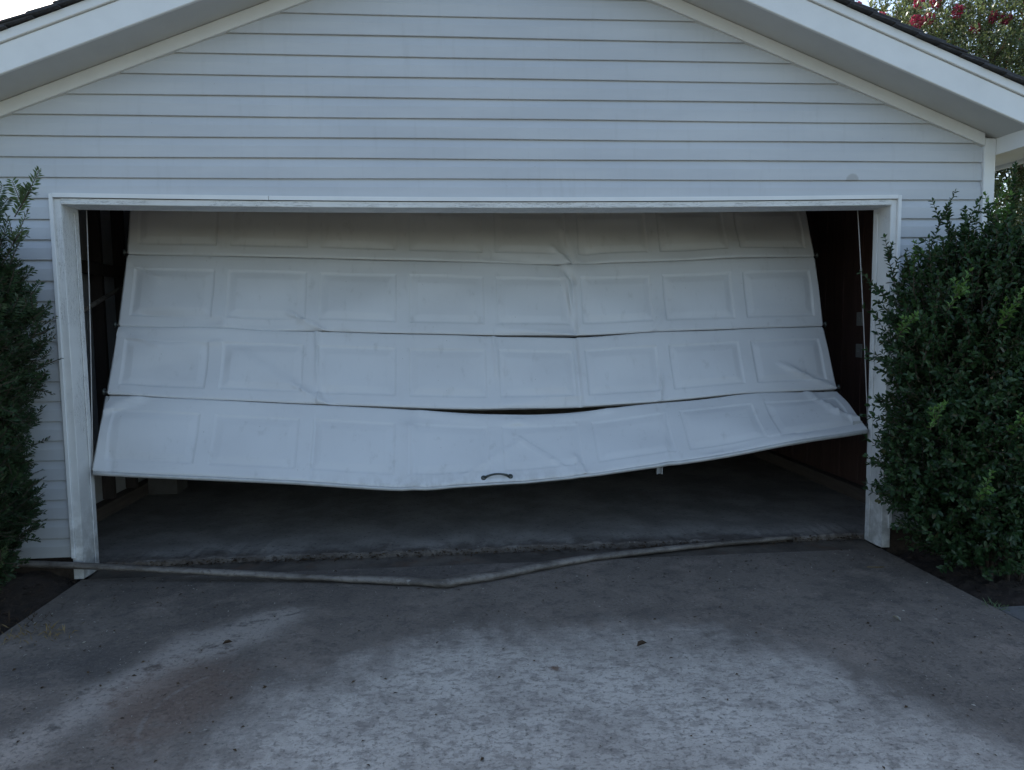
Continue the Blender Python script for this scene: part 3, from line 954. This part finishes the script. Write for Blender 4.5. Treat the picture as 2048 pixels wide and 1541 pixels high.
def twig_leaves(bases, dirs, lens, gap, pair=True, bend=.15):
    """leaf base/axis/normal arrays for opposite-leaved shoots, plus stem polylines"""
    B, A, N, T = [], [], [], []
    stems = []
    for b, d_, ln in zip(bases, dirs, lens):
        n = max(3, int(ln / gap))
        d_ = d_ / np.linalg.norm(d_)
        s = np.cross(d_, rng.normal(size=3))
        s /= np.linalg.norm(s)
        q = np.cross(d_, s)
        cur = rng.normal(size=3) * bend
        cur[2] += bend
        tpos = (np.arange(n) + .6) / n
        pos = b + d_ * (tpos * ln)[:, None] + cur * (ln * tpos ** 2)[:, None]
        stems.append((b, b + d_ * ln * .5 + cur * ln * .25, b + d_ * ln + cur * ln))
        ang = np.where(np.arange(n) % 2 == 0, 0, math.pi / 2) + rng.uniform(-.4, .4, n)
        for sg in (1, -1) if pair else (1,):
            o_ = (s * np.cos(ang)[:, None] + q * np.sin(ang)[:, None]) * sg
            ax = o_ * rng.uniform(.55, .95, n)[:, None] + d_ * rng.uniform(.35, .8, n)[:, None] + rng.normal(0, .16, (n, 3))
            nm = d_ * .9 - o_ * .5 + rng.normal(0, .3, (n, 3)) + [0, 0, .5]
            B.append(pos); A.append(ax); N.append(nm); T.append(tpos)
        B.append(pos[-1:] + d_ * .004); A.append(d_[None] + rng.normal(0, .15, (1, 3))); N.append(rng.normal(size=(1, 3))); T.append(np.array([1.0]))
    return np.concatenate(B), np.concatenate(A), np.concatenate(N), np.concatenate(T), stems
def stem_mesh(stems, r0=.003, r1=.0012, seg=4):
    n = len(stems)
    Pn = np.array(stems)
    V_, F_ = [], []
    k = Pn.shape[1]
    d_ = unit(Pn[:, -1] - Pn[:, 0])
    a = unit(np.cross(d_, np.array([.3, .5, .81])))
    b = np.cross(a, d_)
    rr = np.linspace(r0, r1, k)
    ang = 2 * math.pi * np.arange(seg) / seg
    ring = a[:, None, None, :] * np.cos(ang)[None, None, :, None] + b[:, None, None, :] * np.sin(ang)[None, None, :, None]
    V_ = (Pn[:, :, None, :] + ring * rr[None, :, None, None]).reshape(-1, 3)
    idx = np.arange(n * k * seg).reshape(n, k, seg)
    nx_ = np.roll(idx, -1, axis=2)
    F_ = np.stack([idx[:, :-1], nx_[:, :-1], nx_[:, 1:], idx[:, 1:]], -1).reshape(-1, 4)
    return npmesh('stems', V_, F_, True)

# ------------------------------------------------------------------ glossy small-leaved shrub at the right
def shrub_radius(z, phi, z0, z1, seed):
    t = np.clip((z - z0) / (z1 - z0), 0, 1)
    r = np.minimum(1, (.55 + 1.9 * t)) * np.where(t > .72, np.sqrt(np.clip(1 - ((t - .72) / .30) ** 2, .02, 1)), 1)
    return r * (1 + .09 * np.sin(3 * phi + seed + 2 * t) + .07 * np.sin(7 * phi + 9 * t + seed) + .06 * np.sin(11 * t + 2 * phi))
def shrub_points(n, cx, cy, rx, ry, z0, z1, seed, inner=(.62, .95)):
    z = z0 + (z1 - z0) * rng.uniform(0, 1, n)
    phi = rng.uniform(0, 2 * math.pi, n)
    f_ = rng.uniform(*inner, n) * shrub_radius(z, phi, z0, z1, seed)
    b = np.stack([cx + rx * f_ * np.cos(phi), cy + ry * f_ * np.sin(phi), z], -1)
    dr = np.stack([np.cos(phi) / rx, np.sin(phi) / ry, 0 * phi], -1)
    dr = unit(dr)
    t = (z - z0) / (z1 - z0)
    dr[:, 2] = .25 + 1.1 * np.clip(t - .55, 0, 1) * 2 + rng.uniform(-.2, .5, n)
    return b, unit(dr + rng.normal(0, .28, (n, 3)))
bush = root('leafy_shrub', (2.93, -.43, -.04), 'tall dense dark green small-leaved shrub right of the garage door', 'shrub')
bb, bd_ = shrub_points(3300, 2.93, -.42, .70, .33, .03, 1.80, 1.3)
keep = bb[:, 1] + bd_[:, 1] * .18 < -.03
bb, bd_ = bb[keep], bd_[keep]
b2, d2 = shrub_points(1700, 2.93, -.42, .70, .33, .12, 1.8, 1.3, (.15, .65))
bb, bd_ = np.concatenate([bb, b2]), np.concatenate([bd_, d2])
B, A, N, T, stems = twig_leaves(bb, bd_, rng.uniform(.10, .22, len(bb)), .022)
ok = B[:, 1] < -.028
B, A, N = B[ok], A[ok], N[ok]
Lf = rng.uniform(.026, .044, len(B))
add('foliage', leaves(B, A, N, Lf, Lf * .50), 'bush', bush)
add('twigs', stem_mesh(stems), 'bark', bush)
for k in range(7):
    t_ = k / 7 * 6.28
    bx, by = 2.93 + .10 * math.cos(t_), -.43 + .07 * math.sin(t_)
    e = Vector((2.93 + .45 * math.cos(t_ + .3), -.43 + .24 * math.sin(t_ + .3), random.uniform(1.2, 1.7)))
    b = Vector((bx, by, -.08))
    m_ = b.lerp(e, .5) + Vector((random.uniform(-.05, .05), random.uniform(-.03, .03), .08))
    add('stem', tube([b, b.lerp(m_, .5), m_, e], [.012, .010, .008, .004], 7), 'bark', bush)
# long shoots breaking the outline (dark) and fresh pale ones
shoots = [((2.44, -.40, 1.86), (.10, .02, .28), .30, 'bush'), ((2.62, -.40, 1.93), (.12, 0, .24), .22, 'bush'), ((2.26, -.36, 1.66), (-.10, .0, .26), .25, 'bush'),
          ((2.20, -.38, 1.58), (-.16, 0, .13), .19, 'bush'), ((2.27, -.42, 1.40), (-.12, -.06, .08), .16, 'bush'), ((2.28, -.50, 1.10), (-.14, -.04, .05), .17, 'bush'),
          ((2.28, -.45, .72), (-.15, -.02, .06), .17, 'bush'), ((2.30, -.45, .52), (-.13, -.02, .03), .15, 'bush'), ((2.33, -.40, 1.70), (.02, -.02, .2), .17, 'fresh'),
          ((2.36, -.70, 1.50), (.03, -.14, .24), .19, 'fresh'), ((2.62, -.72, 1.40), (.05, -.14, .22), .20, 'fresh'), ((2.18, -.55, 1.36), (.02, -.16, .14), .15, 'fresh'),
          ((2.27, -.72, .88), (-.03, -.14, .17), .16, 'fresh'), ((2.52, -.76, .50), (-.04, -.12, .18), .17, 'fresh'), ((2.66, -.76, .86), (.05, -.12, .12), .15, 'fresh'),
          ((2.72, -.42, 1.92), (.12, -.02, .24), .30, 'fresh'), ((2.86, -.45, 1.92), (.02, -.02, .30), .36, 'bush'), ((2.95, -.5, 1.88), (.10, -.05, .24), .27, 'fresh'),
          ((2.80, -.5, 1.86), (-.05, -.05, .26), .25, 'fresh'), ((2.52, -.45, 1.88), (-.04, .0, .22), .20, 'bush'), ((3.2, -.5, 1.85), (.10, -.05, .24), .27, 'fresh')]
for q in range(16):
    xx = 2.28 + .05 * q + random.uniform(-.02, .02)
    shoots.append(((xx, -.42 + random.uniform(-.12, .08), 1.60 + .22 * min(1, q / 8)), (random.uniform(-.12, .10), random.uniform(-.05, .02), .26), random.uniform(.14, .26), 'bush'))
for q in range(9):
    shoots.append(((2.29, -.42 + random.uniform(-.15, .05), .40 + .14 * q), (-.2, random.uniform(-.05, .02), random.uniform(.05, .22)), random.uniform(.10, .17), 'bush'))
for (b, d_, ln, mt) in shoots:
    if mt == 'fresh' and b[1] < -.51:
        b = (b[0] - .06, b[1] - .06, b[2])
        ln *= 1.15
    bs = [np.array(b)]
    ds = [np.array(d_, float)]
    lns = [ln]
    for q in range(3):
        f_ = rng.uniform(.15, .7)
        bs.append(np.array(b) + np.array(d_) / np.linalg.norm(d_) * ln * f_)
        ds.append(np.array(d_) / np.linalg.norm(d_) + rng.normal(0, .5, 3))
        lns.append(ln * rng.uniform(.25, .5))
    B, A, N, T, st = twig_leaves(bs, ds, lns, .017, True, .06)
    Lf = (.042 - .014 * T) * rng.uniform(.8, 1.1, len(T))
    o = add('sprig', leaves(B, A, N, Lf, Lf * .5), mt, bush)
    o.data.materials.append(M['bark'])
    # stems into the same sprig
    bm = bmesh.new()
    bm.from_mesh(o.data)
    n0 = len(bm.faces)
    bm.from_mesh(stem_mesh(st, .0026, .001))
    bm.faces.ensure_lookup_table()
    for f_ in bm.faces[n0:]:
        f_.material_index = 1
    bm.to_mesh(o.data)
    bm.free()
    if mt == 'fresh':
        o['label'] = 'fresh pale green sprig'

# ------------------------------------------------------------------ yew-like needle shrub at the left
def needle_shoot(bases, dirs, lens, gap=.008, NL=.037):
    B, A, N, L_ = [], [], [], []
    stems = []
    for b, d_, ln in zip(bases, dirs, lens):
        n = max(8, int(ln / gap))
        d_ = d_ / np.linalg.norm(d_)
        cur = np.array([0, 0, .12]) + rng.normal(0, .10, 3)
        tp = np.linspace(.05, 1, n)
        pos = b + d_ * (tp * ln)[:, None] + cur * (ln * tp ** 2)[:, None]
        stems.append((b, b + d_ * ln * .5 + cur * ln * .25, b + d_ * ln + cur * ln))
        s = np.cross(d_, [0, 0, 1] + rng.normal(0, .35, 3))
        s /= np.linalg.norm(s)
        q = np.cross(s, d_)
        prof_ = np.sin(np.pi * np.clip(tp * .66 + .2, 0, 1)) ** .4
        for sg in (1, -1):
            ax = s * sg + d_ * rng.uniform(.35, .75, n)[:, None] + q * rng.normal(.15, .28, n)[:, None]
            B.append(pos); A.append(ax); N.append(np.broadcast_to(q, (n, 3)) + rng.normal(0, .2, (n, 3)))
            L_.append(NL * prof_ * rng.uniform(.85, 1.15, n))
    return np.concatenate(B), np.concatenate(A), np.concatenate(N), np.concatenate(L_), stems
yew = root('needle_shrub', (-3.02, -.46, -.04), 'tall dark needle-leaved shrub at the left edge beside the garage door', 'shrub')
bb, bd_ = shrub_points(3000, -3.05, -.46, .57, .42, .06, 2.0, 4.2, (.5, 1.0))
keep = bb[:, 1] + bd_[:, 1] * .15 < -.05
bb, bd_ = bb[keep], bd_[keep]
b3, d3 = shrub_points(7000, -3.05, -.46, .57, .42, .06, 2.0, 4.2, (.72, .98))
sel = (b3[:, 0] > -2.85) & (b3[:, 1] < -.2)
bb, bd_ = np.concatenate([bb, b3[sel]]), np.concatenate([bd_, unit(d3[sel] + rng.normal(0, .45, d3[sel].shape))])
b2, d2 = shrub_points(700, -3.05, -.46, .57, .42, .12, 1.8, 4.2, (.2, .6))
bb, bd_ = np.concatenate([bb, b2]), np.concatenate([bd_, d2])
B, A, N, L_, stems = needle_shoot(bb, bd_, rng.uniform(.06, .115, len(bb)))
ok = B[:, 1] < -.05
add('foliage', leaves(B[ok], A[ok], N[ok], L_[ok], .0105, .05, 'foliage', False), 'yew', yew)
add('twigs', stem_mesh(stems, .0028, .0012), 'bark', yew)
for k in range(6):
    t_ = k / 6 * 6.28
    b = Vector((-3.02 + .08 * math.cos(t_), -.46 + .06 * math.sin(t_), -.08))
    e = Vector((-3.02 + .38 * math.cos(t_ + .3), -.46 + .22 * math.sin(t_ + .3), random.uniform(1.3, 1.8)))
    m_ = b.lerp(e, .5) + Vector((random.uniform(-.05, .05), 0, .08))
    add('stem', tube([b, b.lerp(m_, .5), m_, e], [.018, .015, .010, .004], 7), 'bark', yew)
ysh = [((-2.60, -.42, 1.75), (-2.47, -.41, 2.03), 'yew'), ((-2.47, -.41, 2.03), (-2.315, -.40, 2.27), 'yewnew'), ((-2.62, -.44, 1.85), (-2.50, -.42, 2.17), 'yew'), ((-2.66, -.42, 1.9), (-2.60, -.42, 2.24), 'yew'),
       ((-2.56, -.42, 1.70), (-2.41, -.42, 1.91), 'yew'), ((-2.57, -.44, 1.45), (-2.39, -.44, 1.60), 'yew'), ((-2.56, -.44, 1.55), (-2.41, -.42, 1.74), 'yew'), ((-2.54, -.5, 1.2), (-2.42, -.5, 1.36), 'yew'),
       ((-2.56, -.5, .95), (-2.42, -.5, 1.08), 'yew'), ((-2.6, -.55, .60), (-2.44, -.60, .74), 'yewnew'), ((-2.6, -.55, .22), (-2.46, -.62, .38), 'yewnew'), ((-2.6, -.62, 1.0), (-2.47, -.70, 1.12), 'yewnew'),
       ((-2.52, -.42, 1.82), (-2.40, -.41, 2.06), 'yewnew'), ((-2.58, -.52, .75), (-2.43, -.5, .86), 'yew')]
for (a_, b_, mt) in ysh:
    a_, b_ = np.array(a_), np.array(b_)
    if b_[2] < 1.8:
        b_ = b_ - [.05, 0, 0]
    ln = np.linalg.norm(b_ - a_)
    dirn = (b_ - a_) / ln
    bs, ds, ls = [a_], [dirn], [ln * .92]
    for q in range(4):
        f_ = rng.uniform(.05, .6)
        bs.append(a_ + dirn * ln * f_)
        dd = dirn + rng.normal(0, .55, 3)
        dd[1] -= .15
        ds.append(dd)
        ls.append(ln * rng.uniform(.22, .42))
    B, A, N, L_, st = needle_shoot(bs, ds, ls, .0075, .045)
    o = add('sprig', leaves(B, A, N, L_, .0095, .05, 'sprig', False), mt, yew)
    o.data.materials.append(M['bark'])
    bm = bmesh.new()
    bm.from_mesh(o.data)
    n0 = len(bm.faces)
    bm.from_mesh(stem_mesh(st, .003, .0014))
    bm.faces.ensure_lookup_table()
    for f_ in bm.faces[n0:]:
        f_.material_index = 1
    bm.to_mesh(o.data)
    bm.free()

# ------------------------------------------------------------------ flowering tree behind the right of the roof
tree = root('flowering_tree', (8.2, 6.2, -.12), 'bushy tree with pink blossom rising behind the right roof slope', 'tree')
tb = Vector((8.2, 6.2, -.15))
blobs = []
tips = []
for k in range(9):
    t_ = k / 9 * 6.28 + .2
    e = Vector((8.2 + 1.7 * math.cos(t_), 6.2 + 1.5 * math.sin(t_), random.uniform(3.6, 5.6)))
    b = tb + Vector((.12 * math.cos(t_), .12 * math.sin(t_), 0))
    m1 = b.lerp(e, .35) + Vector((-.12 * math.cos(t_), -.12 * math.sin(t_), .35))
    m2 = b.lerp(e, .7) + Vector((0, 0, .2))
    add('trunk', tube([b, b.lerp(m1, .5), m1, m2, e], [.07, .06, .05, .034, .012], 8), 'bark', tree)
    for q in range(6):
        st_ = m1.lerp(e, random.uniform(.2, 1))
        en = st_ + Vector((random.uniform(-.8, .8), random.uniform(-.8, .8), random.uniform(.1, 1.1)))
        add('limb', tube([st_, st_.lerp(en, .5) + Vector((0, 0, .08)), en], [.018, .012, .005], 5), 'bark', tree)
        tips.append(en)
        blobs.append((en, random.uniform(.42, .75)))
    blobs.append((e, .8))
NB = len(blobs)
for (c_, r_) in [((6.1, 6.0, 5.7), .42), ((5.75, 6.0, 5.75), .30), ((6.5, 6.1, 5.5), .55), ((6.95, 6.1, 5.9), .55), ((7.1, 6.0, 5.0), .8), ((7.7, 5.9, 5.6), .7), ((7.8, 5.6, 4.4), .9), ((6.9, 5.8, 4.3), .8),
                 ((6.7, 5.6, 3.4), .8), ((7.4, 5.3, 3.2), .9), ((6.6, 5.2, 2.4), .7), ((7.4, 5.2, 2.2), .8), ((8.3, 5.8, 5.9), .7), ((8.7, 5.8, 5.0), .9), ((9.0, 6, 6.3), .8), ((6.6, 6.0, 6.3), .35), ((7.5, 6.1, 6.5), .5), ((6.2, 5.6, 4.6), .55), ((5.9, 5.5, 3.6), .5)]:
    blobs.append((Vector(c_), r_))
tb_, td_ = [], []
for k_, (c_, r_) in enumerate(blobs):
    n = int((230 if k_ < NB else 320) * r_ ** 1.6)
    dr = unit(rng.normal(size=(n, 3)))
    pos = np.array(c_) + dr * (r_ * rng.uniform(.25, .95, n) ** .7)[:, None] * [1, 1, .85]
    tb_.append(pos)
    td_.append(unit(dr * .8 + [0, 0, .45] + rng.normal(0, .3, (n, 3))))
tb_, td_ = np.concatenate(tb_), np.concatenate(td_)
B, A, N, T, stems = twig_leaves(tb_, td_, rng.uniform(.14, .30, len(tb_)), .036, True, .12)
Lf = rng.uniform(.042, .072, len(B))
add('crown', leaves(B, A, N, Lf, Lf * .52, .2, 'crown', False), 'myrtle', tree)
add('twigs', stem_mesh(stems, .004, .0015, 3), 'bark', tree)
fl = [(6.057, 6, 5.754, .09), (6.77, 5.9, 5.95, .08), (7.836, 5.1, 5.02, .17), (6.466, 5.8, 5.9, .07), (6.95, 5.7, 5.75, .08), (7.62, 5.7, 5.66, .08), (5.73, 6, 5.90, .06), (6.3, 5.6, 5.55, .09), (7.3, 5.5, 5.6, .07),
      (7.9, 5.6, 5.85, .09), (6.55, 5.7, 5.65, .07), (7.05, 5.5, 5.45, .06), (6.75, 4.9, 2.9, .09), (8.4, 5.4, 5.6, .10), (7.2, 5.6, 6.3, .1), (6.6, 5.8, 6.45, .1), (8.1, 5.4, 6.4, .12), (8.9, 5.3, 5.2, .12)]
for (x_, y_, z_, r_) in fl:
    r_ *= .85
    x_, y_, z_ = x_ - .4, y_ - .5, z_ - .2
    n = int(260 * (r_ / .1))
    dr = unit(rng.normal(size=(n, 3)))
    pos = np.array([x_, y_, z_]) + dr * (r_ * rng.uniform(.2, 1, n) ** .6)[:, None] * [1, 1, 1.15]
    add('flower_cluster', leaves(pos, dr + rng.normal(0, .6, (n, 3)), rng.normal(size=(n, 3)), .032, .028, .3, 'flower_cluster', False), 'pink', tree)

# ------------------------------------------------------------------ small litter
def flakes(n, fn, size, asp, mat, name, label, z=.003):
    P_ = np.array([fn() for _ in range(n)])
    th_ = rng.uniform(0, 6.28, n)
    ax = np.stack([np.cos(th_), np.sin(th_), rng.uniform(-.15, .3, n)], -1)
    L_ = size[0] + (size[1] - size[0]) * rng.uniform(0, 1, n) ** 2.5
    o = add(name, leaves(P_ + [0, 0, z], ax, np.array([0, 0, 1.]) + rng.normal(0, .3, (n, 3)), L_, L_ * asp, .3, name, False), mat)
    return tag(o, label, 'litter', kind='stuff')
def on_drive():
    while True:
        x_, y_ = rng.uniform(-2.42, 2.42), -rng.uniform(.03, 3.2)
        if rng.uniform() < .22 + .78 * (abs(x_) / 2.42) ** 2 or y_ > -.5 and rng.uniform() < .5:
            return (x_, y_, 0)
flakes(1500, on_drive, (.005, .020), .42, 'fleck', 'pale_flecks', 'pale leaf flecks and grit strewn over the driveway')
flakes(1100, on_drive, (.006, .024), .5, 'dryleaf', 'dark_flecks', 'dark leaf crumbs strewn over the driveway')
flakes(2200, lambda: (rng.uniform(-2.40, 2.42), .212 - abs(rng.normal(0, .03)), -.004 + .03 * rng.uniform() ** 2), (.006, .030), .5, 'dryleaf', 'lip_debris', 'dark leaf debris drifted against the garage floor lip')
flakes(120, lambda: (rng.uniform(-2.40, 2.42), .20 + rng.normal(0, .05), .034), (.005, .02), .45, 'fleck', 'lip_flecks', 'pale flecks along the garage floor lip', .002)
def on_bedl():
    x_, y_ = rng.uniform(-3.6, -2.47), -rng.uniform(-.0, 2.2)
    return (x_, y_, zl(x_, y_) + .006)
def on_bedr():
    x_, y_ = rng.uniform(2.46, 3.8), -rng.uniform(.0, .95)
    return (x_, y_, zr(x_, y_) + .006)
flakes(1500, on_bedl, (.012, .05), .38, 'chip', 'mulch_chips', 'bark chips and dead leaves in the left planting bed')
flakes(900, on_bedr, (.012, .045), .38, 'chip', 'mulch_chips', 'bark chips in the dark right planting bed')
def leaf_thing(loc, ang, L, mat, label):
    o = add('fallen_leaf', leaves(np.zeros((1, 3)), np.array([[math.cos(ang), math.sin(ang), .15]]), np.array([[.3, .1, 1.]]), L, L * .5, .5, 'fallen_leaf'), mat, None, Matrix.Translation(loc))
    return tag(o, label, 'leaf')
leaf_thing((.53, -1.25, .006), .3, .055, 'dryleaf', 'curled dark leaf on the pale middle of the driveway')
leaf_thing((-1.35, -1.02, .006), .2, .045, 'dryleaf', 'dark fallen leaf on the left of the driveway')
leaf_thing((1.86, -1.12, .005), 1.9, .05, 'fleck', 'pale fallen leaf on the right of the driveway')
tw = add('fallen_twig', tube([(2.14, -.36, .006), (2.19, -.375, .008), (2.24, -.37, .006)], .0025, 5), 'straw')
tag(tw, 'short pale curved twig near the right jamb', 'twig')
def tuft(loc, n, L, mat, label, spread=.10):
    th_ = rng.uniform(0, 6.28, n)
    B = np.array(loc) + np.stack([rng.normal(0, spread, n), rng.normal(0, spread * .6, n), 0 * th_], -1)
    ax = np.stack([np.cos(th_) * .8, np.sin(th_) * .8, rng.uniform(.2, 1.1, n)], -1)
    o = add('weed_tuft', leaves(B, ax, np.array([0, 0, 1.]) + rng.normal(0, .4, (n, 3)), rng.uniform(.4, 1, n) * L, L * .09, .2, 'weed_tuft', False), mat)
    return tag(o, label, 'weeds', kind='stuff')
tuft((-2.30, -.80, .0), 90, .06, 'straw', 'tuft of dry straw-coloured weeds at the left driveway edge')
tuft((2.45, -.965, -.02), 45, .06, 'yewnew', 'small green weed in the joint at the walkway corner', .03)
tuft((-2.52, -.62, -.02), 70, .08, 'dryleaf', 'dead brown weeds in the left planting bed', .12)
